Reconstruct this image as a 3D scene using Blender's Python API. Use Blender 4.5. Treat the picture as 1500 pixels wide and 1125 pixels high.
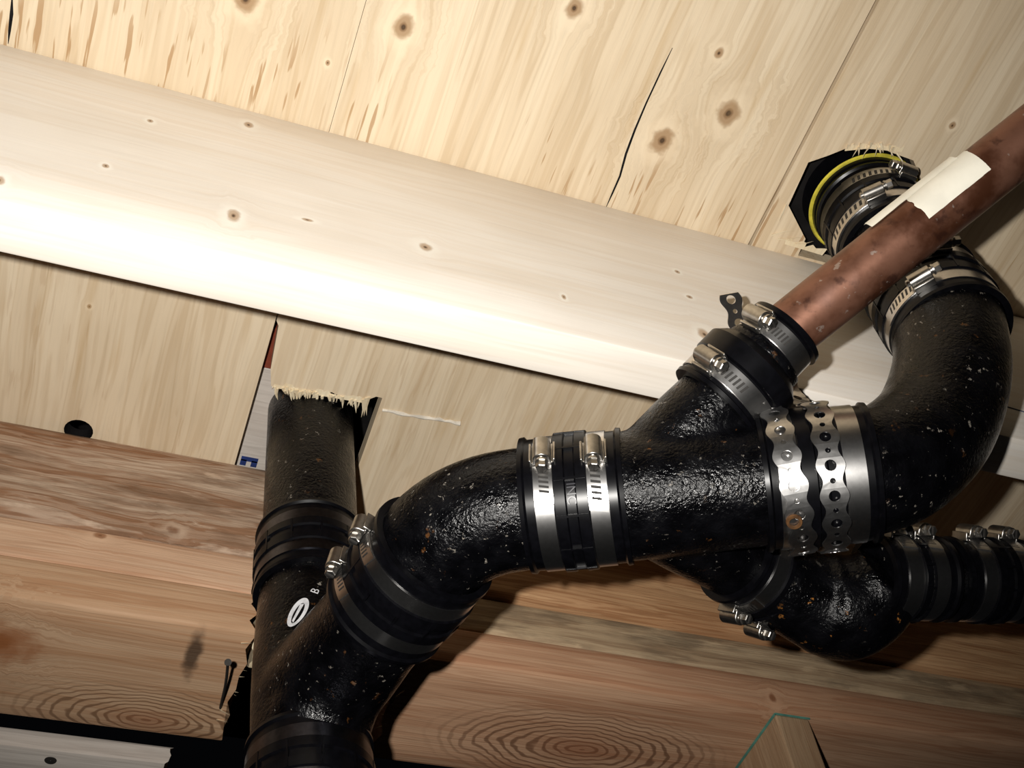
import bpy, bmesh, math, random
from mathutils import Vector, Matrix, geometry
random.seed(7)
for o in list(bpy.data.objects): bpy.data.objects.remove(o)
SC = bpy.context.scene
COL = SC.collection

# ------------------------------------------------------------------ camera
F = 1801.27                                   # focal length in pixels of a 1500 x 1125 frame
RIGHT = Vector((0.93783485, -0.33097029, -0.10452015))
DOWN = Vector((0.20538407, 0.77195454, -0.60158421))
FWD = Vector((0.27979131, 0.54271987, 0.7919419))
cam_d = bpy.data.cameras.new('camera'); cam = bpy.data.objects.new('camera', cam_d); COL.objects.link(cam)
cam_d.sensor_width = 36; cam_d.sensor_fit = 'HORIZONTAL'; cam_d.lens = F / 1500 * 36
cam_d.clip_start = .01
cam.matrix_world = Matrix((( RIGHT.x, -DOWN.x, -FWD.x, 0), (RIGHT.y, -DOWN.y, -FWD.y, 0), (RIGHT.z, -DOWN.z, -FWD.z, 0), (0, 0, 0, 1)))
SC.camera = cam
# ------------------------------------------------------------------ world, flash, exposure
w = bpy.data.worlds.new('dark_crawlspace'); SC.world = w; w.use_nodes = True
w.node_tree.nodes['Background'].inputs[0].default_value = (.75, .8, 1, 1)
w.node_tree.nodes['Background'].inputs[1].default_value = .0015
def ray(x, y): return RIGHT * ((x - 750) / F) + DOWN * ((y - 562.5) / F) + FWD
fl = bpy.data.lights.new('camera_flash', 'SPOT'); flash = bpy.data.objects.new('camera_flash', fl); COL.objects.link(flash)
fl.energy = 53; fl.shadow_soft_size = .009; fl.spot_size = math.radians(84); fl.spot_blend = 1.0
fl.color = (1, .965, .91)
flash.location = RIGHT * -.066 - DOWN * .031
flash.rotation_euler = (ray(590, 290) * 1.0 - flash.location).to_track_quat('-Z', 'Y').to_euler()
SC.view_settings.view_transform = 'Standard'; SC.view_settings.look = 'None'
SC.view_settings.gamma = 1; SC.view_settings.use_curve_mapping = False
SC.view_settings.exposure = 0.0

# ------------------------------------------------------------------ places
def atZ(x, y, z): r = ray(x, y); return r * (z / r.z)
def atY(x, y, Y): r = ray(x, y); return r * (Y / r.y)
def atD(x, y, d): return ray(x, y) * d
def px(P): return Vector((750 + F * P.dot(RIGHT) / P.dot(FWD), 562.5 + F * P.dot(DOWN) / P.dot(FWD)))
H = .95            # underside of the plywood above the lens
JY0, JY1, JZ = .4418, .4810, .7234   # new joist
WY0, WY1 = .816, .967                # old wall plates
ZB1, ZB2, ZB3 = .8275, .780, .733

# ------------------------------------------------------------------ node helpers
class NT:
    def __init__(s, name):
        s.m = bpy.data.materials.new(name); s.m.use_nodes = True
        s.t = s.m.node_tree; s.b = s.t.nodes['Principled BSDF']
    def n(s, typ, **kw):
        d = s.t.nodes.new('ShaderNode' + typ)
        for k, v in kw.items(): setattr(d, k, v)
        return d
    def l(s, a, b): s.t.links.new(a, b)
    def val(s, sock, v):
        if hasattr(v, 'links'): s.l(v, sock)
        else: sock.default_value = v
    def math(s, op, a, b=0., clamp=False):
        d = s.n('Math', operation=op, use_clamp=clamp); s.val(d.inputs[0], a); s.val(d.inputs[1], b); return d.outputs[0]
    def vm(s, op, a, b=None):
        d = s.n('VectorMath', operation=op); s.val(d.inputs[0], a)
        if b is not None:
            if op == 'SCALE': s.val(d.inputs['Scale'], b)
            else: s.val(d.inputs[1], b)
        return d.outputs['Value'] if op == 'LENGTH' else d.outputs[0]
    def mr(s, v, a, b, c, d_, smooth=True):
        d = s.n('MapRange', interpolation_type='SMOOTHSTEP' if smooth else 'LINEAR')
        for i, x in enumerate((v, a, b, c, d_)): s.val(d.inputs[i], x)
        return d.outputs[0]
    def noise(s, vec, scale=1., detail=4., rough=.55, dist=0.):
        d = s.n('TexNoise'); s.l(vec, d.inputs['Vector'])
        d.inputs['Scale'].default_value = scale; d.inputs['Detail'].default_value = detail
        d.inputs['Roughness'].default_value = rough; d.inputs['Distortion'].default_value = dist
        return d.outputs['Fac']
    def mix(s, f, a, b, mode='MIX'):
        d = s.n('MixRGB', blend_type=mode)
        s.val(d.inputs[0], f)
        for i, x in ((1, a), (2, b)):
            if isinstance(x, tuple): d.inputs[i].default_value = (*x, 1)
            else: s.l(x, d.inputs[i])
        return d.outputs[0]
    def pos(s): return s.n('NewGeometry').outputs['Position']
    def bump(s, h, strength, dist, prev=None):
        d = s.n('Bump'); s.l(h, d.inputs['Height']); d.inputs['Strength'].default_value = strength; d.inputs['Distance'].default_value = dist
        if prev: s.l(prev, d.inputs['Normal'])
        return d.outputs[0]

def wood(name, light, dark, grain='X', contrast=1., across=38., along=2.2, knots=(), rings=(), stains=(), checks=None, rough=.62, fine=.25, dirt=None, bumpk=.25):
    """light/dark: early and late wood colours; knots: (point, radius, elongation); rings: (point, radius, freq)"""
    T = NT(name); P = T.pos()
    gi = 'XYZ'.index(grain)
    def sc(al, ac): v = [ac] * 3; v[gi] = al; return tuple(v)
    warp = P; masks = []
    kn_n = T.mr(T.noise(P, 95., 2.), .3, .7, .82, 1.2, False) if knots else None
    for (K, r, el) in knots:
        d = T.vm('SUBTRACT', P, tuple(K)); e = T.vm('MULTIPLY', d, sc(1 / el, 1.)); L = T.math('MULTIPLY', T.vm('LENGTH', e), kn_n)
        masks.append((L, r))
        wv = T.vm('SCALE', d, T.mr(L, 0., r * 5, -.75, 0.))
        warp = T.vm('ADD', warp, T.vm('MULTIPLY', wv, sc(0., 1.)))
    wob = T.noise(T.vm('MULTIPLY', P, sc(3., 9.)), 1., 2.)
    W = T.vm('ADD', warp, T.vm('SCALE', (1., 1., 1.), T.math('MULTIPLY', wob, .02)))
    n1 = T.noise(T.vm('MULTIPLY', W, sc(along, across)), 1., 3., .5)
    n2 = T.noise(T.vm('MULTIPLY', W, sc(along * 5, across * 9)), 1., 4., .6)
    ring = T.math('SINE', T.math('MULTIPLY', T.math('ADD', n1, T.math('MULTIPLY', n2, .05)), 55.))
    ringm = T.mr(ring, -.2, 1., 0., 1.)
    fac = T.math('MULTIPLY', T.math('ADD', T.math('MULTIPLY', ringm, .38), T.mr(n1, .35, .68, 0., .62)), contrast, True)
    col = T.mix(fac, light, dark)
    col = T.mix(T.math('MULTIPLY', T.mr(n2, .45, .75, 0., 1.), fine), col, tuple(c * .55 for c in dark))
    blot = T.noise(T.vm('MULTIPLY', P, sc(5., 12.)), 1., 3.)
    col = T.mix(T.mr(blot, .35, .7, .0, .22), col, tuple(c * .75 for c in dark))
    for (K, r, fr) in rings:
        d = T.vm('SUBTRACT', P, tuple(K)); e = T.vm('MULTIPLY', d, sc(.42, 1.)); L = T.vm('LENGTH', e)
        L2 = T.math('ADD', L, T.math('MULTIPLY', T.noise(T.vm('MULTIPLY', P, sc(30., 30.)), 1., 2.), .012))
        s_ = T.mr(T.math('SINE', T.math('MULTIPLY', L2, fr)), .1, .95, 0., 1.)
        m = T.math('MULTIPLY', s_, T.mr(L, r * .5, r, .8, 0.))
        col = T.mix(m, col, tuple(c * .42 for c in dark))
        col = T.mix(T.mr(L, 0., r * .4, .45, 0.), col, (dark[0] * .75, dark[1] * .5, dark[2] * .38))
    for (L, r) in masks:
        col = T.mix(T.mr(L, r * 1.1, r * 2.6, .42, 0.), col, tuple(min(1, c * 1.12) for c in light))
        col = T.mix(T.mr(L, r * .6, r * 1.2, .8, 0.), col, (dark[0] * .55, dark[1] * .42, dark[2] * .3))
        rr = T.mr(T.math('SINE', T.math('MULTIPLY', L, 7.5 / r)), -.3, 1., 0., .6)
        col = T.mix(T.math('MULTIPLY', rr, T.mr(L, r * .6, r, 1., 0.)), col, (dark[0] * .3, dark[1] * .2, dark[2] * .13))
        col = T.mix(T.mr(L, r * .12, r * .3, .8, 0.), col, (.03, .015, .008))
    for (K, scl, c, a) in stains:                     # soft blotches that belong to the wood
        d = T.vm('SUBTRACT', P, tuple(K)); L = T.vm('LENGTH', T.vm('MULTIPLY', d, scl))
        L = T.math('ADD', L, T.math('MULTIPLY', T.math('SUBTRACT', T.noise(P, 70., 3.), .5), .9))
        col = T.mix(T.mr(L, .35, 1.05, a, 0.), col, c)
    if checks:                                        # short torn brown checks along the grain of the veneer
        (c0, c1, y0, y1, thr) = checks
        v = T.noise(T.vm('MULTIPLY', P, sc(16., 210.)), 1., 2., .5)
        yy = T.n('SeparateXYZ'); T.l(P, yy.inputs[0])
        big = T.noise(T.vm('MULTIPLY', P, sc(7., 9.)), 1., 2.)
        m = T.math('MULTIPLY', T.mr(v, thr, thr + .05, 0., 1.), T.math('MULTIPLY', T.mr(yy.outputs[1], y0, y1, .0, 1.), T.mr(yy.outputs[1], .445, .46, 1., .25)))
        m = T.math('MULTIPLY', m, T.mr(big, .42, .56, 0., 1.))
        col = T.mix(T.math('MULTIPLY', m, .75), col, c0)
        v3 = T.noise(T.vm('MULTIPLY', P, sc(5., 60.)), 1., 3., .5)
        col = T.mix(T.mr(v3, .58, .74, 0., .35), col, c1)
    if dirt:
        dn = T.noise(T.vm('MULTIPLY', P, sc(9., 40.)), 1., 5., .6)
        col = T.mix(T.mr(dn, .48, .68, 0., dirt[1]), col, dirt[0])
        dn2 = T.noise(T.vm('MULTIPLY', P, sc(14., 55.)), 1.3, 5., .6)
        col = T.mix(T.mr(dn2, .58, .72, 0., dirt[1] * .8), col, tuple(min(1, c * 1.25) for c in light))
    T.l(col, T.b.inputs['Base Color']); T.b.inputs['Roughness'].default_value = rough
    T.b.inputs['Specular IOR Level'].default_value = .25
    bmp = T.bump(n2, bumpk, .0012); bmp = T.bump(n1, bumpk, .002, bmp)
    T.l(bmp, T.b.inputs['Normal'])
    return T.m

def plain(name, c, rough=.5, metal=0., spec=.5, nscale=60., var=.25, bump=.0, bd=.001, coat=0.):
    T = NT(name); P = T.pos(); n = T.noise(P, nscale, 4.)
    T.l(T.mix(T.mr(n, .3, .7, 0., 1.), tuple(x * (1 - var) for x in c), tuple(min(1, x * (1 + var)) for x in c)), T.b.inputs['Base Color'])
    T.b.inputs['Roughness'].default_value = rough; T.b.inputs['Metallic'].default_value = metal
    T.b.inputs['Specular IOR Level'].default_value = spec
    if bump: T.l(T.bump(n, bump, bd), T.b.inputs['Normal'])
    return T.m

def iron(name, chips=.5, rust=.3, rustcol=(.3, .12, .03), rough=.23):
    T = NT(name); P = T.pos()
    n = T.noise(P, 330., 3., .6); nb = T.noise(P, 60., 3.); nc = T.noise(P, 190., 5., .65); nr = T.noise(P, 95., 4., .6); lg = T.noise(P, 16., 2.)
    col = T.mix(T.mr(nb, .3, .7, 0., 1.), (.0012, .0012, .0016), (.003, .003, .004))
    m = T.math('MULTIPLY', T.mr(nc, .635, .675, 0., 1.), T.mr(lg, .40, .58, 0., 1.))
    col = T.mix(T.math('MULTIPLY', m, chips), col, (.30, .27, .23))
    m2 = T.math('MULTIPLY', T.mr(nr, .64, .70, 0., 1.), T.mr(lg, .56, .42, 0., 1.))
    col = T.mix(T.math('MULTIPLY', m2, rust), col, rustcol)
    T.l(col, T.b.inputs['Base Color'])
    T.l(T.mr(nb, .3, .7, rough - .08, rough + .12), T.b.inputs['Roughness'])
    T.b.inputs['Specular IOR Level'].default_value = .24
    b = T.bump(n, .7, .0013); b = T.bump(nb, .4, .002, b); T.l(b, T.b.inputs['Normal'])
    return T.m

# ------------------------------------------------------------------ mesh helpers
class MB:
    def __init__(s): s.v = []; s.f = []; s.mi = []
    def add(s, vs, fs, mi=0):
        k = len(s.v); s.v += [Vector(v) for v in vs]; s.f += [tuple(i + k for i in f) for f in fs]; s.mi += [mi] * len(fs); return s
    def box(s, c, ax, ay, az, mi=0):                      # centre and three half-axis vectors
        c = Vector(c); vs = [c + ax * i + ay * j + az * k for i in (-1, 1) for j in (-1, 1) for k in (-1, 1)]
        return s.add(vs, [(0, 1, 3, 2), (4, 6, 7, 5), (0, 4, 5, 1), (2, 3, 7, 6), (0, 2, 6, 4), (1, 5, 7, 3)], mi)
    def sweep(s, pts, rad, seg=40, cap=True, mi=0):       # round tube along points, parallel transport
        pts = [Vector(p) for p in pts]; n = len(pts)
        rads = rad if isinstance(rad, (list, tuple)) else [rad] * n
        t = [(pts[min(i + 1, n - 1)] - pts[max(i - 1, 0)]).normalized() for i in range(n)]
        u = t[0].orthogonal().normalized(); vs = []; fs = []
        for i in range(n):
            u = (u - t[i] * u.dot(t[i])).normalized(); v = t[i].cross(u)
            vs += [pts[i] + (u * math.cos(a) + v * math.sin(a)) * rads[i] for a in (2 * math.pi * k / seg for k in range(seg))]
        for i in range(n - 1):
            for k in range(seg):
                k2 = (k + 1) % seg; fs.append((i * seg + k, i * seg + k2, (i + 1) * seg + k2, (i + 1) * seg + k))
        if cap: fs.append(tuple(range(seg))[::-1]); fs.append(tuple((n - 1) * seg + k for k in range(seg)))
        return s.add(vs, fs, mi)
    def lathe(s, c, axis, prof, seg=56, mi=0):            # closed ring profile [(along, radius)]
        u = axis.orthogonal().normalized(); v = axis.cross(u); n = len(prof); vs = []; fs = []
        for a in (2 * math.pi * k / seg for k in range(seg)):
            e = u * math.cos(a) + v * math.sin(a)
            vs += [c + axis * p[0] + e * p[1] for p in prof]
        for k in range(seg):
            k2 = (k + 1) % seg
            for j in range(n): j2 = (j + 1) % n; fs.append((k * n + j, k2 * n + j, k2 * n + j2, k * n + j2))
        return s.add(vs, fs, mi)

def mesh_from(name, mb, org):
    me = bpy.data.meshes.new(name); me.from_pydata([v - org for v in mb.v], [], mb.f)
    return me
def finish(me, mi, smooth, fixn=True):
    bm = bmesh.new(); bm.from_mesh(me)
    if fixn: bmesh.ops.recalc_face_normals(bm, faces=bm.faces)
    bm.to_mesh(me); bm.free()
    if len(mi) == len(me.polygons): me.polygons.foreach_set('material_index', mi)
    if smooth:
        me.polygons.foreach_set('use_smooth', [True] * len(me.polygons))
        try: me.set_sharp_from_angle(angle=math.radians(smooth))
        except Exception: pass
def link(name, me, mats, parent, loc):
    o = bpy.data.objects.new(name, me); COL.objects.link(o)
    for m in (mats if isinstance(mats, (list, tuple)) else [mats]): me.materials.append(m)
    if parent is not None: o.parent = parent; o.location = loc - ORG[parent.name]
    else: o.location = loc
    ORG[o.name] = Vector(loc)
    return o
ORG = {}
def obj(name, mb, mats, parent=None, smooth=35, remesh=None, fixn=True, bevel=0, sub=0):
    lo = Vector([min(v[i] for v in mb.v) for i in range(3)]); hi = Vector([max(v[i] for v in mb.v) for i in range(3)])
    org = (lo + hi) / 2
    me = mesh_from(name, mb, org); finish(me, mb.mi, 0 if remesh else smooth, fixn)
    o = link(name, me, mats, parent, org)
    if remesh:
        md = o.modifiers.new('r', 'REMESH'); md.mode = 'VOXEL'; md.voxel_size = remesh
        sm = o.modifiers.new('s', 'SMOOTH'); sm.iterations = 9; sm.factor = .5
        dg = bpy.context.evaluated_depsgraph_get(); new = bpy.data.meshes.new_from_object(o.evaluated_get(dg))
        o.modifiers.clear(); o.data = new; new.name = name
        new.polygons.foreach_set('use_smooth', [True] * len(new.polygons))
    if bevel:
        bv = o.modifiers.new('b', 'BEVEL'); bv.width = bevel; bv.segments = 2; bv.limit_method = 'ANGLE'
    return o
def empty(name, loc):
    o = bpy.data.objects.new(name, None); COL.objects.link(o); o.location = loc; o.empty_display_size = .02; ORG[o.name] = Vector(loc); return o
def tag(o, label=None, cat=None, group=None, kind=None):
    if label: o['label'] = label
    if cat: o['category'] = cat
    if group: o['group'] = group
    if kind: o['kind'] = kind
    return o
def fillet(pts, rads, step=.006):                          # polyline with rounded corners
    pts = [Vector(p) for p in pts]; out = [pts[0]]
    for i in range(1, len(pts) - 1):
        a = (pts[i - 1] - pts[i]).normalized(); b = (pts[i + 1] - pts[i]).normalized(); ang = a.angle(b)
        R = rads[i - 1]; T = R / math.tan(ang / 2)
        p0 = pts[i] + a * T; p1 = pts[i] + b * T; c = pts[i] + (a + b).normalized() * (R / math.sin(ang / 2))
        e0 = p0 - c; n = max(4, int(R * (math.pi - ang) / step)); ax = e0.cross(p1 - c).normalized()
        for k in range(n + 1): out.append(c + Matrix.Rotation((math.pi - ang) * k / n, 3, ax) @ e0)
    out.append(pts[-1]); return out
def prism(loops, z0, z1, dark=()):                                  # flat sheet with holes, loops of (x, y)
    mb = MB(); L = [[Vector((x, y, 0)) for x, y in lp] for lp in loops]
    tris = geometry.tessellate_polygon(L); fl_ = [p for lp in L for p in lp]; n = len(fl_)
    vs = [Vector((p.x, p.y, z0)) for p in fl_] + [Vector((p.x, p.y, z1)) for p in fl_]
    fs = [tuple(t) for t in tris] + [tuple(i + n for i in t) for t in tris]; k = 0
    for lp in L:
        m = len(lp)
        for i in range(m): j = (i + 1) % m; fs.append((k + i, k + j, k + j + n, k + i + n))
        k += m
    mb.add(vs, fs); k = 2 * len(tris)
    for q, lp in enumerate(L):
        for i in range(len(lp)): mb.mi[k + i] = 1 if q in dark else 0
        k += len(lp)
    return mb
def splinters(name, parent, mat, spots):                   # (base, tip, width)
    mb = MB()
    for b, t, w_ in spots:
        b = Vector(b); t = Vector(t); d = (t - b).normalized(); u = d.orthogonal().normalized(); v = d.cross(u)
        m_ = b.lerp(t, .55) + (u * random.uniform(-1, 1) + v * random.uniform(-1, 1)) * (t - b).length * .06
        vs = []
        for p, s_ in ((b, w_), (m_, w_ * .6)): vs += [p + u * s_, p + v * s_ * .5, p - u * s_, p - v * s_ * .5]
        vs.append(t); fs = [(0, 1, 2, 3)]
        for i in range(4): j = (i + 1) % 4; fs += [(i, j, 4 + j, 4 + i), (4 + i, 4 + j, 8)]
        mb.add(vs, fs)
    return tag(obj(name, mb, mat, parent, 0), kind='stuff')

# ------------------------------------------------------------------ materials
ply_kn = [((*atZ(x, y, H).xy, H), r, 1.25) for x, y, r in ((591, 40, .0085), (360, -2, .0095), (841, 12, .007), (1053, 78, .004), (970, 206, .010), (1067, 166, .0105), (480, 92, .002), (131, 449, .0022), (1395, 184, .003))]
M = {}
M['ply'] = wood('plywood_veneer', (.76, .635, .46), (.57, .43, .27), 'Y', .8, 40., 1.5, knots=ply_kn, checks=((.36, .2, .08), (.5, .33, .15), .33, .42, .60), fine=.16, bumpk=.18)
JK = [(atY(x, y, JY0), r, el) for x, y, r, el in ((342, 316, .0085, .6), (155, 243, .0032, .8), (220, 177, .0032, .8), (364, 183, .0052, .8), (623, 362, .0062, .9), (826, 435, .0034, .6), (992, 398, .0026, 1.), (1010, 435, .0026, 1.2), (1032, 490, .008, .7), (-2, 264, .0065, .6), (450, 322, .0022, 2.2))]
M['joist'] = wood('new_spruce', (.93, .88, .81), (.82, .71, .58), 'X', .55, 30., 1.3, knots=JK, fine=.10, rough=.55, bumpk=.12)
M['brown'] = wood('rough_old_timber', (.56, .43, .32), (.29, .15, .08), 'X', 1.1, 45., 4., fine=.5, dirt=((.16, .09, .05), .7), bumpk=.9, rough=.75,
                  knots=[(atY(255, 780, WY0), .005, 1.5)])
M['plate1'] = wood('old_fir_plate', (.72, .50, .34), (.52, .29, .17), 'X', .9, 60., 2., fine=.3, knots=[(atY(147, 783, WY0), .0045, 1.6)], bumpk=.4)
M['plate2'] = wood('old_fir_lower_plate', (.60, .40, .25), (.43, .22, .11), 'X', .85, 48., 2., fine=.3, bumpk=.4,
                   rings=[(atZ(215, 1055, ZB3), .060, 1300.), (atZ(850, 1098, ZB3), .075, 1150.)],
                   knots=[(atZ(-12, 938, ZB3), .012, 1.4)],
                   stains=[(atZ(283, 958, ZB3), (115., 26., 60.), (.05, .03, .02), .85), (atZ(-6, 940, ZB3), (22., 30., 30.), (.30, .10, .03), .75)])
M['plate_r'] = wood('weathered_fir_plate', (.58, .44, .28), (.33, .22, .13), 'X', 1., 60., 3., fine=.4, bumpk=.5, dirt=((.10, .075, .05), .55))
M['plate_o'] = wood('orange_fir_timber', (.62, .38, .20), (.34, .16, .07), 'X', 1., 70., 2.5, fine=.4, bumpk=.5)
M['plate_l'] = wood('reddish_fir_plate', (.60, .37, .23), (.40, .19, .10), 'X', .9, 60., 2., fine=.35, bumpk=.4, rings=[(atZ(850, 1098, ZB3), .075, 1150.)], knots=[(atY(1130, 1024, WY0), .006, .8)])
M['stud'] = wood('stud_fir', (.52, .36, .22), (.34, .20, .11), 'Z', .9, 60., 3., fine=.35)
M['pale'] = wood('fresh_broken_wood', (.85, .75, .55), (.72, .55, .33), 'Y', .6, 60., 4., fine=.2)
M['greywood'] = wood('whitewashed_board', (.66, .60, .54), (.48, .42, .37), 'X', .6, 40., 3., fine=.3)
M['void_black'] = plain('unlit_void_and_black_parts', (.010, .009, .009), .9, spec=.1)  # near-black standing in for unlit voids; also cracks and flange disc
M['iron'] = iron('painted_cast_iron', .75, .25)
M['iron_rust'] = iron('painted_cast_iron_rust_flecks', .15, .9, (.42, .17, .035))
M['rubber'] = plain('black_rubber', (.0025, .0025, .0035), .30, spec=.22, nscale=150., var=.3)
M['steel'] = plain('stainless_steel', (.68, .67, .66), .28, 1., nscale=300., var=.06)
M['steel_dull'] = plain('zinc_screw_steel', (.50, .48, .45), .32, 1., nscale=200., var=.15)
M['steel_shade'] = plain('shade_toned_steel', (.10, .10, .12), .3, 1., nscale=200., var=.15)  # darker copy of the steel, shade on the stack clamps put into colour
M['slot'] = plain('band_slot', (.02, .018, .016), .7)
M['strap'] = plain('galvanized_strap', (.74, .73, .72), .30, 1., nscale=140., var=.15)
M['rusty'] = plain('rusty_steel', (.10, .042, .010), .85, .1, nscale=120., var=.5, bump=.4)
M['nail'] = plain('nail_steel', (.05, .045, .04), .6, .5)
M['yellow'] = plain('yellow_plastic', (.60, .52, .06), .4)
M['paper'] = plain('cream_paper', (.86, .82, .70), .8, nscale=40., var=.06)
M['blue'] = plain('blue_ink', (.015, .035, .16), .7)
M['green'] = plain('green_marker', (.10, .30, .24), .8)
M['white_paint'] = plain('white_stencil_paint', (.62, .62, .64), .7, nscale=160., var=.2)
M['red'] = plain('brick_red_paint', (.22, .04, .015), .8)
M['caulk'] = plain('dried_glue', (.72, .66, .56), .8, bump=.5)
M['pencil'] = plain('pencil_graphite', (.08, .09, .14), .7)
T = NT('tarnished_copper'); P = T.pos()
n1 = T.noise(P, 22., 5., .6); n2 = T.noise(P, 70., 4.); n3 = T.noise(P, 9., 3.)
c = T.mix(T.mr(n1, .38, .62, 0., 1.), (.105, .037, .018), (.235, .108, .068))
c = T.mix(T.mr(n2, .55, .68, 0., .7), c, (.05, .018, .012)); c = T.mix(T.mr(n3, .52, .66, 0., .7), c, (.30, .20, .18))
c = T.mix(T.mr(T.noise(P, 130., 4.), .66, .72, 0., .6), c, (.45, .38, .33))
T.l(c, T.b.inputs['Base Color']); T.b.inputs['Metallic'].default_value = .55; T.l(T.mr(n1, .3, .7, .30, .46), T.b.inputs['Roughness'])
T.l(T.bump(n2, .15, .001), T.b.inputs['Normal']); M['copper'] = T.m

# ------------------------------------------------------------------ the ceiling: plywood sheets under a slab coloured black as the unlit void
STK = atZ(463, 590, H); SX, SY = .1620, .7575            # stack axis at the plywood
TX, TY = .583, .377                                    # toilet drop axis
ceil = obj('ceiling', MB().box((.35, .55, 1.12), Vector((1.1, 0, 0)), Vector((0, .9, 0)), Vector((0, 0, .01))), M['void_black'], None, 0)
tag(ceil, kind='structure')
hc = atZ(115, 631, H); circ = [(hc.x + .0135 * math.cos(a), hc.y + .0135 * math.sin(a)) for a in (2 * math.pi * k / 20 for k in range(20))]
YE = 1.0
shW = obj('plywood_sheet', prism([[(-.75, -.35), (.0999, -.35), (.0999, YE), (-.75, YE)], circ], H, H + .018, (1,)), [M['ply'], M['void_black']], ceil, 0)  # walls of the round hole coloured black to paint its dark inside
hx = lambda x, y: tuple(atZ(x, y, H).xy)
jag = [hx(x, y + random.uniform(-3, 3)) for x, y in ((402, 566), (410, 569), (418, 566), (428, 572), (437, 570), (446, 577), (455, 575), (463, 573), (474, 577), (486, 575), (496, 582), (508, 583), (520, 586))]
notch = [hx(397, 566)] + jag + [hx(530, 589), hx(551, 581), hx(560, 583), hx(533, 660)]
pm = [(.1003, -.35), (.1003, JY1), (.1010, notch[0][1] - .075), (.104, notch[0][1] - .07), (.108, notch[0][1] - .02)] + notch + [(notch[-1][0], YE), (.4935, YE), (.4935, -.35)]
shM = obj('plywood_sheet', prism([pm], H, H + .018), M['ply'], ceil, 0)
th = [hx(1155, 301), hx(1184, 238), hx(1213, 228), hx(1243, 216), hx(1262, 219), hx(1282, 213), hx(1305, 223), hx(1338, 235), hx(1352, 270), (.665, .37), (.64, .43), (.60, .4400), (.545, .4405), hx(1180, 350)]
shE = obj('plywood_sheet', prism([[(.4968, -.35), (1.4, -.35), (1.4, YE), (.4968, YE)], th], H, H + .018), M['ply'], ceil, 0)
for s_, l_ in ((shW, 'plywood sheet with a round drilled hole'), (shM, 'plywood sheet notched around the stack'), (shE, 'plywood sheet with the hacked toilet opening')): s_['label'] = l_
# hairline cracks in the veneer: thin dark slivers let into the sheet
def crack(pts, w_, parent):
    mb = MB(); P_ = [Vector((*atZ(x, y, H).xy, H - .0002)) for x, y in pts]; n = len(P_)
    vs = []
    for i, p in enumerate(P_):
        k = w_ * (1 if 0 < i < n - 1 else .25) * random.uniform(.7, 1.2); vs += [p + Vector((-k, 0, 0)), p + Vector((k, 0, 0)), p + Vector((0, 0, .0006))]
    mb.add(vs, [f for i in range(n - 1) for f in ((3 * i, 3 * i + 1, 3 * i + 4, 3 * i + 3), (3 * i + 1, 3 * i + 2, 3 * i + 5, 3 * i + 4), (3 * i + 2, 3 * i, 3 * i + 3, 3 * i + 5))])
    return obj('crack', mb, M['void_black'], parent, 0)
crack([(985, 70), (968, 105), (947, 150), (930, 190), (917, 225), (908, 258), (897, 283), (888, 303)], .0009, shM)
crack([(18, -10), (17, 20), (14, 45), (12, 64)], .0012, shW)
# splintered edges
sp = []
for i in range(46):
    x = random.uniform(400, 528); y = 566 + (x - 400) * .165 + random.uniform(-3, 2)
    b = atZ(x, y, H - .0005); t = atZ(x + random.uniform(-6, 2), y + random.uniform(5, 20), H + random.uniform(-.003, .003)); sp.append((b, t, random.uniform(.0012, .0034)))
for x, y in ((533, 590), (537, 588), (541, 587)): sp.append((atZ(x, y - 6, H), atZ(x - 4, y + 22, H + .002), .003))
splinters('splintered_edge', shM, M['pale'], sp)
sp = []
for i in range(13):
    x = random.uniform(1240, 1318); y = 215 + abs(x - 1275) * .12 + random.uniform(-8, 2)
    sp.append((atZ(x, y, H - .0005), atZ(x + random.uniform(-8, 6), y + random.uniform(6, 16), H - random.uniform(0, .003)), random.uniform(.0010, .003)))
for (a, b) in (((1275, 214), (1262, 234)), ((1285, 216), (1281, 230)), ((1313, 224), (1327, 243)), ((1256, 218), (1248, 231)), ((1152, 300), (1141, 325)), ((1130, 345), (1165, 338)), ((1150, 352), (1178, 348)), ((1165, 357), (1192, 353)), ((1140, 350), (1172, 356))):
    sp.append((atZ(*a, H - .001), atZ(*b, H - .004), .0012))
splinters('splintered_edge', shE, M['pale'], sp)
def torn(pts, w0, parent):                                  # bright inner veneer bared along a broken edge
    mb = MB(); P_ = [Vector((*atZ(x, y, H).xy, H - .0004)) for x, y in pts]; vs = []; n = len(P_)
    for p in P_: vs += [p + Vector((0, .001, 0)), p + Vector((random.uniform(-.002, .002), -random.uniform(.3, 1.) * w0, 0)), p + Vector((0, 0, .0008))]
    return obj('torn_veneer', mb.add(vs, [f for i in range(n - 1) for f in ((3 * i, 3 * i + 1, 3 * i + 4, 3 * i + 3), (3 * i, 3 * i + 3, 3 * i + 5, 3 * i + 2), (3 * i + 1, 3 * i + 2, 3 * i + 5, 3 * i + 4))]), M['pale'], parent, 0)
torn([(399 + i * 4.4, 566 + i * .75) for i in range(31)], .007, shM)
torn([(1238 + i * 4, 216 + abs(1238 + i * 4 - 1272) * .10) for i in range(22)], .006, shE)
torn([(1150 + i * 5, 356 + i * 1.5) for i in range(12)], .007, shE)
# caulk ridge beside the stack notch
mb = MB(); pts = [atZ(560 + i * 7.6, 601 + i * 1.25 + random.uniform(-1, 1), H - .0005) for i in range(16)]
mb.sweep(pts, [random.uniform(.0012, .0028) for _ in pts], 8); obj('glue_ridge', mb, M['caulk'], shM)
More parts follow.
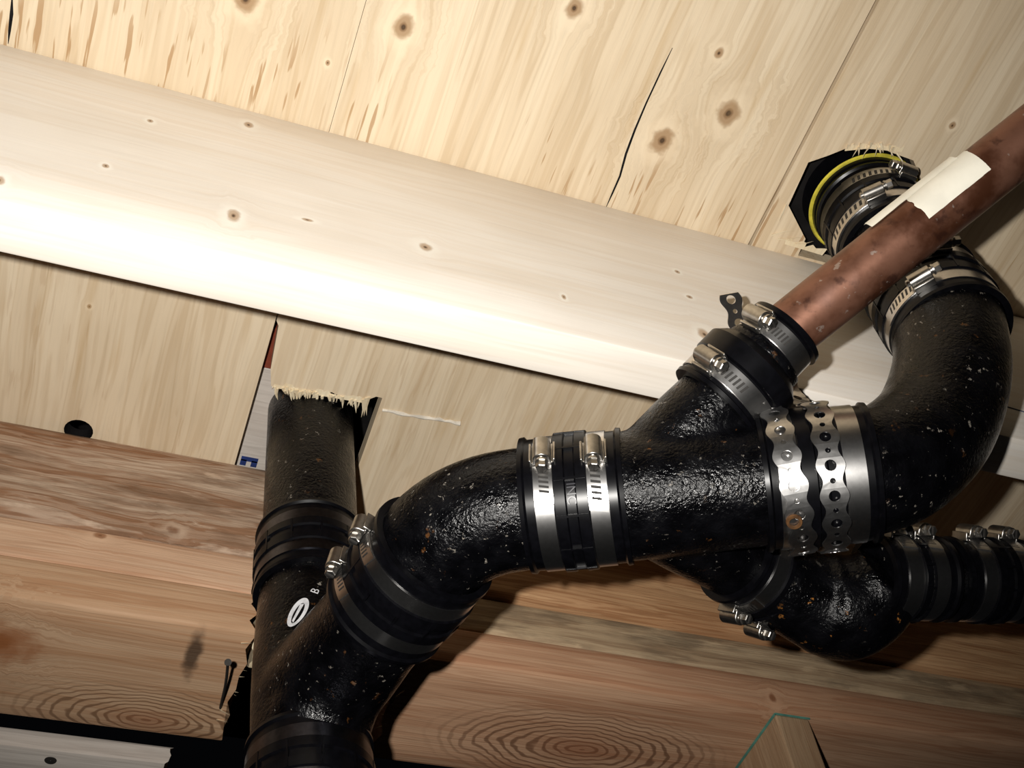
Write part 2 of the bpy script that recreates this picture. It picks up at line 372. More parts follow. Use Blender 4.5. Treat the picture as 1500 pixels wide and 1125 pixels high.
# board ends seen up inside the notch
wb = obj('floor_board', MB().box((.108, .80, .985), Vector((.028, 0, 0)), Vector((0, .085, 0)), Vector((0, 0, .006))), M['greywood'], None, 0, bevel=.001)
tag(wb, 'pale ribbed board end with a blue mark inside the notch left of the stack', 'board')
k0 = atZ(358, 668, .9785)
obj('blue_mark', MB().box(k0 + Vector((.006, .003, -.0003)), Vector((.0085, 0, 0)), Vector((0, .0028, 0)), Vector((0, 0, .0003)))
    .box(k0 + Vector((.0005, .008, -.0003)), Vector((.003, 0, 0)), Vector((0, .004, 0)), Vector((0, 0, .0003)))
    .box(k0 + Vector((.0115, .008, -.0003)), Vector((.003, 0, 0)), Vector((0, .004, 0)), Vector((0, 0, .0003))), M['blue'], wb, 0)
rb = obj('floor_block', MB().box((.118, .69, .985), Vector((.022, 0, 0)), Vector((0, .024, 0)), Vector((0, 0, .007))), M['red'], None, 0, bevel=.001)
tag(rb, 'brick red block up inside the gap left of the stack', 'block')

# ------------------------------------------------------------------ timbers
V = Vector
def rough_box(x0, x1, y0, y1, z0, z1, ends=(0, 0), wob=.0, nx=40, rnd=.003, seed=1, ny=5, nz=5):
    """a timber along X with softened arrises, slightly uneven faces and jagged sawn ends"""
    R_ = random.Random(seed); mb = MB()
    prof = []
    for i in range(ny): prof.append((y0 + rnd + (y1 - y0 - 2 * rnd) * i / (ny - 1), z0))
    prof.append((y1 - rnd * .3, z0 + rnd * .3))
    for i in range(nz): prof.append((y1, z0 + rnd + (z1 - z0 - 2 * rnd) * i / (nz - 1)))
    for i in range(ny): prof.append((y1 - rnd - (y1 - y0 - 2 * rnd) * i / (ny - 1), z1))
    prof.append((y0 + rnd * .3, z1 - rnd * .3))
    for i in range(nz): prof.append((y0, z1 - rnd - (z1 - z0 - 2 * rnd) * i / (nz - 1)))
    prof.append((y0 + rnd * .3, z0 + rnd * .3))
    n = len(prof); jg = [[R_.uniform(-1, 1) for _ in prof] for _ in (0, 1)]
    vs = []; fs = []
    for i in range(nx + 1):
        t = i / nx
        for j, (y, z) in enumerate(prof):
            x = x0 + (x1 - x0) * t
            if i == 0: x += jg[0][j] * ends[0]
            if i == nx: x += jg[1][j] * ends[1]
            o = wob * math.sin(x * 31 + j * 1.7 + seed) * R_.uniform(.4, 1)
            vs.append((x, y + o * (1 if j % 2 else .4), z + o * .6))
    for i in range(nx):
        for j in range(n): k = (j + 1) % n; fs.append((i * n + j, i * n + k, (i + 1) * n + k, (i + 1) * n + j))
    mb.add(vs, fs + [tuple(range(n)), tuple(nx * n + k for k in range(n))])
    return mb
j = obj('floor_joist', rough_box(-.7, 1.4, JY0, JY1, JZ, H - .0004, rnd=.0022, nx=8), M['joist'], None, 30)
tag(j, 'bright new spruce floor joist running across the plywood above the pipes', 'joist')
a_, b_ = atY(1462, 592, JY0 - .0002), atY(1512, 607, JY0 - .0002)
obj('pencil_line', MB().sweep([a_, b_], .0006, 6), M['pencil'], j)

Lx = .128
t1 = obj('wall_plate', rough_box(-.7, .141, WY0 - .004, WY1, ZB1 + .0006, H - .0006, (0, .006), .0016, 60, .010, 3), M['brown'], None, 40)
tag(t1, 'rough brown old timber left of the stack, touching the plywood', 'timber', None)
t2 = obj('wall_plate', rough_box(-.7, .128, WY0 + .001, WY1, ZB2 + .0005, ZB1 - .0006, (0, .0015), .0003, 30, .0035, 4), M['plate1'], None, 40)
tag(t2, 'upper orange fir plate left of the stack, below the rough brown timber', 'timber')
t3 = obj('wall_plate', rough_box(-.7, .131, WY0 - .002, WY1, ZB3, ZB2 - .0006, (0, .004), .0003, 30, .004, 5, ny=9), M['plate2'], None, 40)
tag(t3, 'lowest wide fir plate left of the stack with ringed grain underneath', 'timber')
t4 = obj('wall_plate', rough_box(.276, 1.5, WY0 - .006, WY1, ZB1 + .0014, H - .0006, (.006, 0), .0012, 60, .010, 6), M['plate_o'], None, 40)
tag(t4, 'topmost orange-brown timber behind the pipes, right of the stack', 'timber')
t5 = obj('wall_plate', rough_box(.272, 1.5, WY0 + .003, WY1, ZB2 + .0012, ZB1 - .0014, (.002, 0), .0004, 40, .005, 7), M['plate_r'], None, 40)
tag(t5, 'middle mildewed fir plate below the pipes, right of the stack', 'timber')
t6 = obj('wall_plate', rough_box(.274, 1.5, WY0 - .002, WY1, ZB3, ZB2 - .0012, (.004, 0), .0003, 40, .008, 8, ny=9), M['plate_l'], None, 40)
tag(t6, 'lowest fir plate right of the stack, resting on the stud', 'timber')
# fresh splinters on the sawn ends
sp = []
for i in range(26):
    z = random.uniform(.838, .90); y = WY0 + random.uniform(-.002, .004)
    b = V((.134, y, z)); sp.append((b, b + V((random.uniform(.002, .012), random.uniform(-.008, 0), random.uniform(-.010, .004))), random.uniform(.0006, .0016)))
splinters('splintered_end', t1, M['pale'], sp)
sp = []
for i in range(20):
    y = random.uniform(WY0, WY0 + .10); b = V((.280, y, ZB3 - .0003 + random.uniform(0, .012)))
    sp.append((b, b + V((random.uniform(-.012, -.003), random.uniform(-.003, .012), random.uniform(-.007, .002))), random.uniform(.0007, .002)))
splinters('splintered_end', t6, M['pale'], sp)
sp = []
for i in range(16):
    y = random.uniform(WY0 + .01, WY1 - .02); b = V((.124, y, ZB3 - .0003 + random.uniform(0, .01)))
    sp.append((b, b + V((random.uniform(.006, .014), random.uniform(-.004, .004), random.uniform(-.003, .002))), random.uniform(.0008, .0025)))
splinters('splintered_end', t3, M['pale'], sp)
# pale sliver left standing beyond the saw kerf
ps = obj('wood_sliver', rough_box(.137, .152, .838, .862, ZB3 + .001, ZB2 - .002, (.002, .003), .0008, 6, .003, 11), M['pale'], None, 30)
tag(ps, 'pale broken wood sliver beside the saw kerf, left of the stack', 'wood')
# stud under the right plate
st = obj('wall_stud', MB().box((.664, .868, ZB3 - .4005), V((.019, 0, 0)), V((0, .050, 0)), V((0, 0, .4))), M['stud'], None, 0, bevel=.002)
tag(st, 'upright fir stud under the lowest plate at bottom right', 'stud')
g = MB().box((.6445, .868, ZB3 - .0008), V((.0009, 0, 0)), V((0, .051, 0)), V((0, 0, .0007))).box((.664, .8172, ZB3 - .0008), V((.0195, 0, 0)), V((0, .0008, 0)), V((0, 0, .0007)))
obj('marker_line', g, M['green'], t6, 0)
# board beyond the wall, bottom left
wb2 = obj('far_board', rough_box(-.7, .092, .984, 1.14, .715, .735, (0, .004), .0004, 20, .003, 12), M['greywood'], None, 30)
tag(wb2, 'grey-white board beyond the plates at the bottom left corner', 'board')
kn = atZ(74, 1114, .7149); obj('knot', MB().lathe(kn, V((0, 0, 1)), [(-.0003, .0004), (-.0003, .0052), (.0004, .0056), (.0004, .0004)], 18), M['nail'], wb2)

# nails
def nail(label, head, tip, r=.0013):
    h = V(head); t = V(tip); d = (t - h).normalized(); mb = MB()
    mb.sweep([h, h + d * .0009, h + d * .001, h + d * .0011], [r * 2.3, r * 2.3, r * 1.3, r], 14)
    mid = h.lerp(t, .5) + d.orthogonal() * .0012
    mb.sweep([h + d * .001, h.lerp(t, .3) + d.orthogonal() * .001, mid, h.lerp(t, .9), t], [r, r, r, r, r * .3], 12)
    tag(obj('nail', mb, M['nail']), label, 'nail')
nail('long dark nail sticking down from the lowest left plate by the kerf', atD(334, 970, 1.005), atZ(322, 1042, ZB3 + .004))
nail('short bent nail poking through the plywood beside the seam at top right', atD(1222, 43, 1.155), atZ(1237, 60, H + .003), .0022)

# ------------------------------------------------------------------ couplings: rubber sleeve and worm-drive clamps
def frame(c, a):
    u = -c; u = (u - a * u.dot(a)).normalized(); return u, a.cross(u)
def phi_for(c, a, R, target):
    u, v = frame(c, a); best = None
    for k in range(-84, 85):
        p = math.radians(k); q = c + (u * math.cos(p) + v * math.sin(p)) * R
        d = (px(q) - V(target)).length
        if best is None or d < best[0]: best = (d, p)
    return best[1]
def arc_strip(mb, c, a, u, v, R0, R1, w_, p0, p1, n, closed=False, slots=None):
    cols = [-.5, -.24, .24, .5] if slots else [-.5, .5]; nc = len(cols); vs = []; fs = []; mi = []
    per = nc * 2
    for i in range(n + (0 if closed else 1)):
        for lay, R in ((0, R1), (1, R0)):
            for cc in cols:
                p = p0 + (p1 - p0) * i / n + (cc * slots[2] if slots else 0)
                vs.append(c + a * (cc * w_) + (u * math.cos(p) + v * math.sin(p)) * R)
    for i in range(n):
        b0 = i * per; b1 = ((i + 1) % n if closed else i + 1) * per
        for k in range(nc - 1):
            dark = slots and k == 1 and slots[0] <= i < slots[1] and i % 2
            fs.append((b0 + k, b0 + k + 1, b1 + k + 1, b1 + k)); mi.append(1 if dark else 0)
            fs.append((b0 + nc + k, b1 + nc + k, b1 + nc + k + 1, b0 + nc + k + 1)); mi.append(0)
        fs.append((b0, b1, b1 + nc, b0 + nc)); mi.append(0)
        fs.append((b0 + nc - 1, b0 + per - 1, b1 + per - 1, b1 + nc - 1)); mi.append(0)
    if not closed:
        fs += [tuple(list(range(nc)) + [per - 1 - k for k in range(nc)])]; e = n * per
        fs += [tuple([e + k for k in range(nc)] + [e + per - 1 - k for k in range(nc)])]; mi += [0, 0]
    k = len(mb.v); mb.v += vs; mb.f += [tuple(i + k for i in f) for f in fs]; mb.mi += mi
def clamp(parent, c, a, R, house, head, w_=.0145, tail=55, size=1., away=False, ts=1, mat='steel'):
    """worm-drive clamp: band with slotted tail, housing and screw; house / head: where the screw sits and where it points"""
    u, v = frame(c, a); phi = phi_for(c, a, R + .004, house) if not away else math.radians(house)
    th_ = (-u * math.sin(phi) + v * math.cos(phi)); e = u * math.cos(phi) + v * math.sin(phi)
    hp = c + e * (R + .004)
    sg = 1
    if not away:
        d2 = px(hp + th_ * .01) - px(hp); sg = 1 if d2.dot(V(head) - V(house)) > 0 else -1
    mb = MB(); arc_strip(mb, c, a, u, v, R, R + .0009, w_, 0, 2 * math.pi, 96, True)
    arc_strip(mb, c, a, u, v, R + .0010, R + .0018, w_ * .96, phi - sg * ts * .16, phi + sg * ts * math.radians(tail), 26, False, (4, 23, .06))
    band = obj('clamp_band', mb, [M[mat], M['slot']], parent, 30, fixn=True)
    t = th_ * sg; s = size; hb = MB(); hc_ = c + e * (R + .0018 + .0046 * s)
    L = .0088 * s
    # barrel of the housing
    prof = [(math.cos(q) * .0058 * s, math.sin(q) * .0052 * s) for q in [math.pi * k / 12 for k in range(13)]]
    prof = [(w_ * .5, -.0045 * s), (w_ * .5, -.0030 * s), (.0060 * s, -.0030 * s)] + prof + [(-.0060 * s, -.0030 * s), (-w_ * .5, -.0030 * s), (-w_ * .5, -.0045 * s)]
    n = len(prof); vs = [hc_ + t * tt + a * p[0] + e * p[1] for tt in (-L, L) for p in prof]
    hb.add(vs, [tuple(range(n)), tuple(range(n, 2 * n))] + [(i, (i + 1) % n, n + (i + 1) % n, n + i) for i in range(n)])
    for sd in (-1, 1):                                     # folded ears at either side of the band
        hb.box(c + e * (R + .0025) + a * sd * (w_ * .5 + .0009), t * L * .95, a * .0008, e * .0032)
    obj('screw_housing', hb, M['steel_dull'], band, 35, bevel=.0005)
    sb = MB(); ax0 = hc_ + t * (L - .002)
    sb.sweep([hc_ - t * (L + .003), hc_ - t * (L + .002), ax0, ax0 + t * .006 * s], [.0012, .0030 * s, .0030 * s, .0030 * s], 16)
    sb.sweep([ax0 + t * .0035 * s, ax0 + t * .0038 * s, ax0 + t * .0052 * s], [.0036 * s, .0046 * s, .0046 * s], 16)
    sb.sweep([ax0 + t * .0052 * s, ax0 + t * .0098 * s, ax0 + t * .0104 * s], [.0040 * s, .0040 * s, .0034 * s], 6)
    sb.box(ax0 + t * .0104 * s, a * .0006, e * .0030 * s, t * .0004, 1)
    obj('clamp_screw', sb, [M['steel_dull'], M['slot']], band, 35)
    return band
def sleeve_prof(L, R, wall=.0042):
    h = L / 2; ri = R + .0004; o = R + wall
    g = .0165 / 2                                           # bands lie in shallow seats
    return [(-h, ri), (-h, o + .0012), (-h + .003, o + .0016), (-h + .0045, o - .0004), (-h + .0225, o - .0004), (-h + .024, o + .0022),
            (-.004, o + .0024), (-.003, o + .0006), (.003, o + .0006), (.004, o + .0024),
            (h - .024, o + .0022), (h - .0225, o - .0004), (h - .0045, o - .0004), (h - .003, o + .0016), (h, o + .0012), (h, ri)]
def coupling(label, c, a, R, clamps, L=.072, ribs=True):
    a = a.normalized(); root = empty('rubber_coupling', c)
    tag(root, label, 'coupling', 'rubber pipe couplings with screw clamps')
    mb = MB().lathe(c, a, sleeve_prof(L, R))
    sl = obj('rubber_sleeve', mb, M['rubber'], root, 40)
    if ribs:                                                 # moulded ribs across the middle of the sleeve
        u, v = frame(c, a); rbm = MB()
        for k in range(12):
            p = 2 * math.pi * k / 12 + .2; e = u * math.cos(p) + v * math.sin(p); t = -u * math.sin(p) + v * math.cos(p)
            rbm.box(c + e * (R + .0052), a * (L / 2 - .0245), t * .0008, e * .0016)
        tag(obj('moulded_ribs', rbm, M['rubber'], sl, 0), kind='stuff')
    for off, house, head, kw in clamps:
        clamp(root, c + a * off, a, R + .0039, house, head, **kw)
    return root

# ------------------------------------------------------------------ pipe centre lines
RP, R2, RC = .042, .0295, .0207
RB = .0265
R0 = atZ(1290, 690, .596); R1 = atZ(830, 735, .624); r = (R0 - R1).normalized()
def run(x): # point of the run nearest to a picture column
    best = min((abs(px(R1 + r * t)[0] - x), t) for t in [i * .001 for i in range(-120, 330)]); return R1 + r * best[1]
J = run(925)
up_d = (atD(1082, 560, .855) - J).normalized()
low_d = (atZ(1128, 847, .62) - J).normalized()
c4 = run(845); c6 = run(1193)
stk_top = V((SX, SY, H)); stk_bot = V((SX + .012, SY - .004, .40))
def stack(z): return stk_top.lerp(stk_bot, (H - z) / (H - .40))
tc = stack(.617)
c3 = atZ(600, 849, .619); tb = (c3 - tc).normalized()

# stack pipe through the plywood, tee and lower pipe
o = obj('stack_pipe', MB().sweep([stack(z) + V((0, 0, 0)) for z in (1.09, 1.0, .95, .9, .85, .80, .7655)], RP, 48), M['iron'])
tag(o, 'black cast-iron stack pipe rising straight up through the notched plywood', 'pipe')
tb_end = c3 - tb * .001
mb = MB().sweep([stack(z) for z in (.7645, .74, .70, .66, .62, .585, .56)], [RP, RP, RP + .002, RP + .003, RP + .003, RP + .002, RP], 48)
cor = fillet([stack(.70), stack(.618) , tb_end], [.03])
mb.sweep([tc, tc + tb * .03, tc + tb * .06, tc + tb * .09, tb_end], [RP + .003, RP + .003, RP + .002, RP, RP], 48)
mb.sweep([tc + tb * .055 + V((0, 0, -.004)), tc + tb * .028 + V((0, 0, -.014)), tc + V((0, 0, -.04))], [RP * .9, RP * .96, RP * .98], 32)
tee = obj('stack_tee', mb, M['iron'], remesh=.0024)
tag(tee, 'black cast-iron tee with a white stencilled oval, in the stack at lower left', 'pipe fitting')
o = obj('stack_pipe', MB().sweep([stack(.559), stack(.50), stack(.40)], RP, 48), M['iron'])
tag(o, 'lower black stack pipe leaving the picture at the bottom edge', 'pipe')
sdir = (stk_top - stk_bot).normalized()
coupling('coupling between the upright stack pipe and the tee, shade-toned clamps at left', stack(.765), sdir, RP, [(.017, 150, 0, dict(away=True, mat='steel_shade')), (-.017, 150, 0, dict(away=True, mat='steel_shade'))])
coupling('coupling under the tee with one glinting band at the bottom edge', stack(.540), sdir, RP, [(.017, 150, 0, dict(away=True, mat='steel_shade')), (-.017, 150, 0, dict(away=True, mat='steel_shade'))])
# eighth bend
ba = c4 - r * .0005; bcor = geometry.intersect_line_line(c4, c4 + r, c3, c3 + tb)
bc = (bcor[0] + bcor[1]) / 2
path = fillet([ba, bc, c3 + tb * .0005], [.085])
o = obj('pipe_bend', MB().sweep(path, RP + .0005, 56), M['iron'])
tag(o, 'speckled black cast-iron bend curving from the run down to the tee', 'pipe fitting')
coupling('coupling with two bright clamps joining the bend to the tee', c3, tb, RP, [(.017, (524, 772), (519, 783), dict(tail=38)), (-.017, (483, 818), (478, 832), dict(tail=38))])
# double wye
mb = MB().sweep([c4 + r * .0005, J - r * .02, J, J + r * .05, c6 - r * .0005], [RP, RP + .002, RP + .003, RP + .002, RP], 56)
up_e = J + up_d * .138; lo_e = J + low_d * .142
mb.sweep([J, J + up_d * .06, J + up_d * .09, up_e], [R2 + .004, R2 + .003, R2 + .001, R2], 44)
mb.sweep([J, J + low_d * .06, J + low_d * .09, lo_e], [R2 + .004, R2 + .003, R2 + .001, R2], 44)
wye = obj('double_wye', mb, M['iron'], remesh=.0024)
tag(wye, 'big black cast-iron double wye in the middle of the run', 'pipe fitting')
root4 = coupling('coupling with two bright worm clamps in the middle of the run', c4, r, RP, [(-.0172, (788, 664), (790, 695), dict(tail=42)), (.0172, (861, 660), (866, 690), dict(tail=50))], L=.070)
coupling('coupling wrapped by the two perforated hanger straps', c6, r, RP, [(-.0195, 160, 0, dict(away=True, w_=.0165)), (.0195, 160, 0, dict(away=True, w_=.0165))], L=.074, ribs=False)
# closet bend and toilet drop
dz = .757
cb_corner = V((TX, TY, .624))
d_cb = (c6 - cb_corner).normalized()
cps = [V((TX, TY, dz + .02)), V((TX, TY, dz)), atZ(1393, 545, .703), atZ(1368, 622, .652), atZ(1318, 672, .614), run(1262), c6 + r * .0005, c6 - r * .03]
path = []
for i in range(1, len(cps) - 2):
    for k in range(8):
        t = k / 8; p0, p1, p2, p3 = cps[i - 1:i + 3]
        path.append(.5 * ((2 * p1) + (p2 - p0) * t + (2 * p0 - 5 * p1 + 4 * p2 - p3) * t * t + (3 * p1 - p0 - 3 * p2 + p3) * t ** 3))
path.append(cps[-2])
o = obj('closet_bend', MB().sweep(path, [RP + .001] * len(path), 56), M['iron'])
tag(o, 'large black closet bend turning up towards the plywood at right', 'pipe fitting')
Zv = V((0, 0, 1))
o = obj('drop_pipe', MB().sweep([V((TX, TY, z)) for z in (dz + .001, .80, .86, .905)], RP, 48), M['iron'])
tag(o, 'short black drop pipe behind the copper pipe', 'pipe')
coupling('coupling on top of the closet bend below the copper pipe', V((TX, TY, .782)), Zv, RP, [(.017, (1378, 398), (1400, 398), dict(tail=40, ts=-1)), (-.017, (1368, 443), (1396, 434), dict(tail=50, ts=-1))])
coupling('coupling with two clamps right under the hole in the plywood', V((TX, TY, .912)), Zv, RP, [(.017, (1322, 263), (1300, 258), dict(tail=70)), (-.017, (1286, 298), (1312, 290), dict(tail=75, ts=-1))])
fr = empty('closet_flange', V((TX, TY, H)))
tag(fr, 'black closet flange with a yellow rim up in the plywood opening', 'flange')
obj('flange_disc', MB().lathe(V((TX, TY, H + .030)), Zv, [(-.002, RP + .001), (-.002, .10), (.004, .10), (.004, RP + .001)], 48), M['void_black'], fr)
obj('flange_neck', MB().lathe(V((TX, TY, H + .0)), Zv, [(.000, RP), (.000, RP + .006), (.028, RP + .009), (.028, RP)], 48), M['rubber'], fr)
obj('yellow_rim', MB().lathe(V((TX, TY, H + .006)), Zv, [(-.0014, RP + .0065), (-.0018, RP + .0085), (0, RP + .0095), (.0014, RP + .0085), (.0014, RP + .0065)], 64), M['yellow'], fr)

# reducing coupling and copper pipe
cu0 = atD(1128, 506, .858); cu1 = atD(1475, 228, .85); cd = (cu1 - cu0).normalized()
o = obj('copper_pipe', MB().sweep([cu0 - cd * .012, cu0 + cd * .05, cu1, cu1 + cd * .35], RC, 48), M['copper'])
cop = tag(o, 'tarnished copper drain pipe slanting up to the right edge', 'pipe')
cA = atD(1066, 574, .852); cB = atD(1134, 504, .858); ca = (cB - cA).normalized()
rc = empty('reducing_coupling', cA.lerp(cB, .5)); tag(rc, 'black rubber reducer clamped between the wye branch and the copper pipe', 'coupling', 'rubber pipe couplings with screw clamps')
Lr = (cB - cA).length
prof = [(-.014, R2), (-.014, R2 + .0062), (-.011, R2 + .0065), (-.010, R2 + .0048), (.009, R2 + .0048), (.010, R2 + .0085), (.024, R2 + .0085), (.030, R2 + .003), (Lr - .016, RC + .0085), (Lr - .011, RC + .0052), (Lr + .008, RC + .0052), (Lr + .009, RC + .0085), (Lr + .013, RC + .0080), (Lr + .013, RC)]
obj('rubber_sleeve', MB().lathe(cA, ca, prof), M['rubber'], rc, 40)
clamp(rc, cA, ca, R2 + .0052, (1026, 545), (1040, 580), tail=62)
clamp(rc, cB - ca * .001, ca, RC + .0056, (1096, 492), (1108, 520), tail=68)
# paper label on the copper
u, v = frame(cu0, cd)
def cyl(c, a, R, s, p): u, v = frame(c, a); return c + a * s + (u * math.cos(p) + v * math.sin(p)) * R
pa = phi_for(cu0.lerp(cu1, .6), cd, RC, (1345, 318)); pb = phi_for(cu0.lerp(cu1, .6), cd, RC, (1310, 300))
sgn = 1 if pb > pa else -1
def label_patch(s0, s1, p0, p1, ns, npn, lift, rag, seed):
    R_ = random.Random(seed); mb = MB(); vs = []; fs = []
    for lay in (0, 1):
        for i in range(ns + 1):
            for k in range(npn + 1):
                s_ = s0 + (s1 - s0) * i / ns; p = p0 + (p1 - p0) * k / npn
                if i in (0, ns): s_ += R_.uniform(-rag, rag) if lay == 0 else 0
                if k in (0, npn): p += R_.uniform(-rag, rag) * 12 if lay == 0 else 0
                vs.append(cyl(cu0, cd, RC + .0004 + lift(i / ns, k / npn) + (.0003 if lay else 0), s_, p))
    m = (ns + 1) * (npn + 1)
    for i in range(ns):
        for k in range(npn):
            q = i * (npn + 1) + k; f = (q, q + 1, q + npn + 2, q + npn + 1); fs += [f, tuple(x + m for x in f[::-1])]
    return mb.add(vs, fs)
sL0 = -.011 + (atD(1358, 300, .853) - cu0).dot(cd); sL1 = -.011 + (atD(1448, 232, .85) - cu0).dot(cd)
lab = empty('paper_label', cyl(cu0, cd, RC, sL0, pa)); tag(lab, 'torn cream paper label stuck on the copper pipe', 'label')
obj('label_sheet', label_patch(sL0, sL1, -.02 * sgn, 1.30 * sgn, 14, 10, lambda a, b: .0002, .0010, 3), M['paper'], lab, 60, fixn=False)
obj('label_flap', label_patch(sL0 - .030, sL1 - .008, 1.15 * sgn, 1.55 * sgn, 16, 5, lambda a, b: .0005 + .0030 * b * (1 - .3 * a), .0012, 5), M['paper'], lab, 60, fixn=False)

# lower branch, elbow and pipe to the right
c9 = J + low_d * .138
el_c = atZ(1250, 905, .598); c10 = atZ(1305, 846, .604); c11 = atZ(1440, 850, .612); cend = atZ(1640, 856, .622)
d10 = (c11 - c10).normalized()
path = fillet([c9 + low_d * .0005, atZ(1215, 893, .602), atZ(1268, 880, .600), c10], [.03, .05])
npth = len(path)
o = obj('pipe_elbow', MB().sweep(path, [R2 + (.011 * math.sin(math.pi * min(1, max(0, (i + 1) / npth)))) for i in range(npth)], 48), M['iron_rust'], remesh=.0024)
tag(o, 'rust-flecked black elbow hanging lowest beneath the run at right', 'pipe fitting')
coupling('coupling with two screws on the lower branch of the double wye', c9, low_d, R2, [(-.014, (1078, 882), (1100, 900), dict(tail=40)), (.016, (1112, 913), (1135, 930), dict(tail=40))], L=.064)
coupling('coupling with twin bright screws right of the rust-flecked elbow', c10 + d10 * .012, d10, RB, [(-.010, (1281, 808), (1308, 820), dict(tail=40)), (.010, (1292, 794), (1322, 806), dict(tail=40))], L=.056)
o = obj('branch_pipe', MB().sweep([c10 + d10 * .001, c11 - d10 * .001], RB, 40), M['iron']); tag(o, 'short black pipe between two couplings at lower right', 'pipe')
o = obj('branch_pipe', MB().sweep([c11 + d10 * .001, cend], RB, 40), M['iron']); tag(o, 'black branch pipe leaving at the right edge', 'pipe')
coupling('coupling with two humped screws at the right edge', c11, d10, RB, [(-.0145, (1398, 794), (1412, 803), dict(tail=40)), (.0145, (1458, 794), (1474, 803), dict(tail=40))], L=.068)

# ------------------------------------------------------------------ perforated hanger straps
def strap_mesh(path, width=.0078, cell=.0098):
    pts = [V(p) for p, _ in path]; nrm = [V(n) for _, n in path]
    acc = [0.]
    for i in range(1, len(pts)): acc.append(acc[-1] + (pts[i] - pts[i - 1]).length)
    def ev(s):
        s = max(0, min(acc[-1] - 1e-6, s)); i = max(k for k in range(len(acc) - 1) if acc[k] <= s); t = (s - acc[i]) / (acc[i + 1] - acc[i])
        return pts[i].lerp(pts[i + 1], t), nrm[i].lerp(nrm[i + 1], t).normalized(), (pts[i + 1] - pts[i]).normalized()
    def to3(s, w_, h): p, n_, t = ev(s); b = t.cross(n_).normalized(); return p + b * w_ + n_ * h
    mb = MB(); nc = int(acc[-1] / cell)
    def half(s): return width * (1 + .20 * math.cos(math.pi * s / cell))
    for ci in range(nc):
        s0 = (ci + .5) * cell if False else ci * cell + cell / 2; big = ci % 2 == 0
        hr = .0037 if big else .0018; vs = []; out = []; hs = cell / 2
        for k in range(6): ds = -hs + cell * k / 6; out.append((ds, half(s0 + ds - hs)))
        for k in range(6): out.append((hs, half(s0) * 0 + half(s0 + hs - hs) * (1 - k / 3)))
        for k in range(6): ds = hs - cell * k / 6; out.append((ds, -half(s0 + ds - hs)))
        for k in range(6): out.append((-hs, -half(s0 - 2 * hs) * (1 - k / 3)))
        N = len(out)
        for lay in (0, .0009):
            for ds, dw in out: vs.append(to3(s0 + ds, dw, lay))
            for ds, dw in out: a = math.atan2(dw, ds); vs.append(to3(s0 + math.cos(a) * hr, math.sin(a) * hr, lay))
        fs = []
        for k in range(N):
            k2 = (k + 1) % N
            fs += [(k, k2, N + k2, N + k), (2 * N + k, 3 * N + k, 3 * N + k2, 2 * N + k2), (N + k, N + k2, 3 * N + k2, 3 * N + k), (k, 2 * N + k, 2 * N + k2, k2)]
        mb.add(vs, fs)
    return mb
def strap(label, cc, tilt, lead, p0, p1, R):
    a = (r + tilt).normalized(); u, v = frame(cc, a); pth = []
    # v runs towards picture-down or -up: find the sign so that the lead joins the upper side
    up = -1 if (px(cc + v * .01) - px(cc))[1] > 0 else 1
    p_ = math.radians(p0) * up; e0 = u * math.cos(p_) + v * math.sin(p_); tail_ = (cc + e0 * R, e0)
    A, B, C = lead[0], lead[1], tail_
    for k in range(6): t = k / 6; pth.append((A[0].lerp(B[0], t), A[1]))
    cp = B[0] + (B[0] - A[0]).normalized() * (C[0] - B[0]).length * .4
    for k in range(16):
        t = k / 16; pth.append((B[0] * (1 - t) ** 2 + cp * 2 * t * (1 - t) + C[0] * t * t, A[1].lerp(C[1], t).normalized()))
    for k in range(41):
        p = math.radians(p0 + (p1 - p0) * k / 40) * up; e = u * math.cos(p) + v * math.sin(p); pth.append((cc + e * R, e))
    o = obj('hanger_strap', strap_mesh(pth), M['strap'], None, 30, fixn=True)
    return tag(o, label, 'strap')
RS = RP + .0085
nJ = (-ray(1080, 460) + RIGHT * .55 + DOWN * .25).normalized()
la = [(atD(1067, 430, .935), nJ), (atD(1088, 490, .925), nJ)]
s1 = strap('left perforated steel hanger strap, its loose end showing above the reducer', c6 - r * .0195, V((0, .1, 0)) * 0 + DOWN * -.10, la, 92, -112, RS)
lb = [(atD(1122, 520, .925), nJ), (atD(1150, 560, .915), nJ)]
s2 = strap('perforated steel hanger strap around the coupling, right of the two', c6 + r * .0050, DOWN * -.02, lb, 92, -118, RS)
u6, v6 = frame(c6, r)
wc = c6 - r * .0215; wp = phi_for(wc, r, RS, (1142, 763)); we = u6 * math.cos(wp) + v6 * math.sin(wp); rb_c = wc + we * (RS + .0024)
nb = MB().lathe(rb_c, we, [(-.001, .0030), (-.001, .0054), (.0006, .0050), (.0006, .0033)], 20)
tag(obj('rusty_washer', nb, M['rusty']), 'rusty washer at the lower end of the left hanger strap', 'washer')

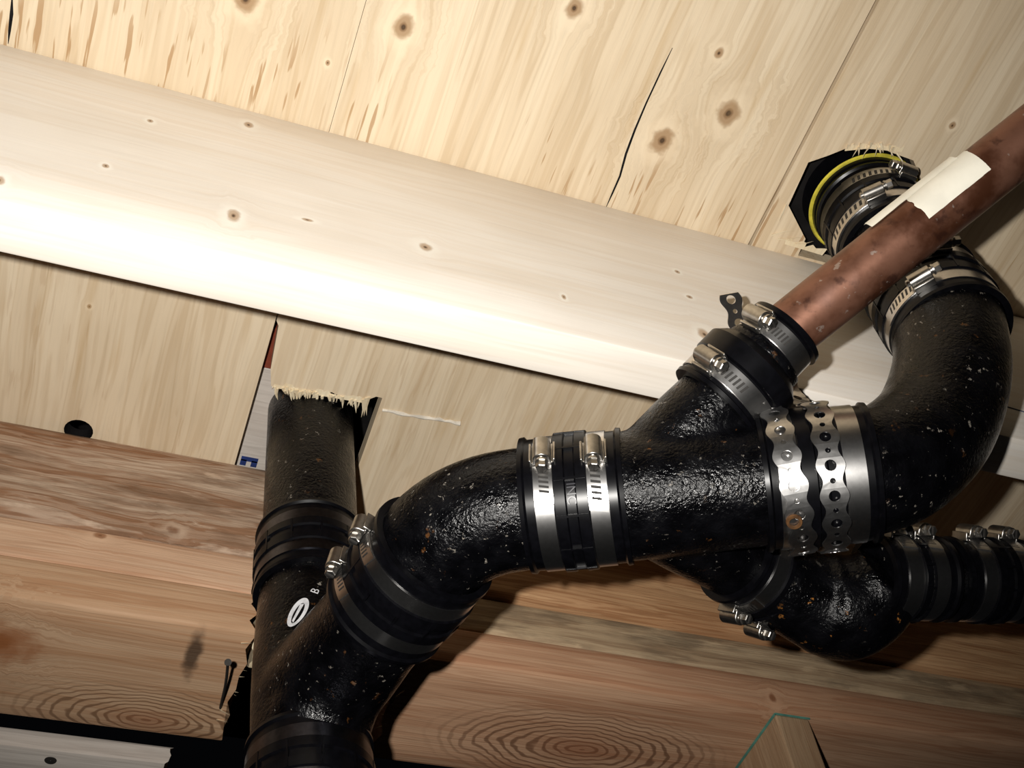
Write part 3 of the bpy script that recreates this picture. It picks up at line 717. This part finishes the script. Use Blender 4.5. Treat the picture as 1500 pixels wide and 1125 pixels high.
# ------------------------------------------------------------------ lettering
def flat_text(body, size):
    cu = bpy.data.curves.new('t', 'FONT'); cu.body = body; cu.size = size; cu.align_x = 'CENTER'; cu.align_y = 'CENTER'; cu.resolution_u = 3
    t = bpy.data.objects.new('t', cu); COL.objects.link(t); dg = bpy.context.evaluated_depsgraph_get()
    me = bpy.data.meshes.new_from_object(t.evaluated_get(dg)); vs = [v_.co.copy() for v_ in me.vertices]; fs = [tuple(p.vertices) for p in me.polygons]
    bpy.data.objects.remove(t); bpy.data.curves.remove(cu); bpy.data.meshes.remove(me); return vs, fs
def wrap(c, a, R, s0, p0, vs, fs, rot):
    u, v = frame(c, a); mb = MB(); out = []
    cr, sr = math.cos(rot), math.sin(rot)
    for q in vs:
        x = q[0] * cr - q[1] * sr; y = q[0] * sr + q[1] * cr; p = p0 - y / R
        out.append(c + a * (s0 + x) + (u * math.cos(p) + v * math.sin(p)) * R)
    return mb.add(out, fs)
vs, fs = flat_text('INC', .0085)
sl4 = [k for k in root4.children if k.name.startswith('rubber_sleeve')][0]
p4 = phi_for(c4, r, RP + .0085, (838, 722))
obj('moulded_lettering', wrap(c4, r, RP + .0071, .0005, p4, vs, fs, -math.pi / 2), plain('scuffed_rubber', (.02, .02, .026), .35), sl4, 0, fixn=False)
# white stencil on the tee
ts = stack(.69); pt = phi_for(ts, sdir, RP + .006, (441, 896))
bs = min(((px(cyl(stack(.66), sdir, RP + .006, s_ * .001, pt)) - V((441, 896))).length, s_ * .001) for s_ in range(-40, 80))[1]
st0 = stack(.66); RT = RP + .0062
N = 36; ell = [V((math.cos(2 * math.pi * k / N) * .0150, math.sin(2 * math.pi * k / N) * .0066, 0)) for k in range(N)]
inn = [V((math.cos(2 * math.pi * k / N) * .0105 - .001, math.sin(2 * math.pi * k / N) * .0034 - .0004, 0)) for k in range(N)]
fs = [(k, (k + 1) % N, N + (k + 1) % N, N + k) for k in range(N)]
bar = [V((-.011, -.0008, 0)), V((.009, -.0012, 0)), V((.0075, .0016, 0)), V((-.009, .0010, 0))]
vs2 = ell + inn + bar; fs2 = fs + [(2 * N, 2 * N + 1, 2 * N + 2, 2 * N + 3)]
ROT = math.radians(-24) 
obj('stencilled_oval', wrap(st0, sdir, RT, bs, pt, vs2, fs2, ROT), M['white_paint'], tee, 0, fixn=False)
vs, fs = flat_text('B', .0095)
obj('stencilled_letter', wrap(st0, sdir, RT, bs + .021, phi_for(ts, sdir, RP + .006, (462, 868)), vs, fs, ROT), M['white_paint'], tee, 0, fixn=False)
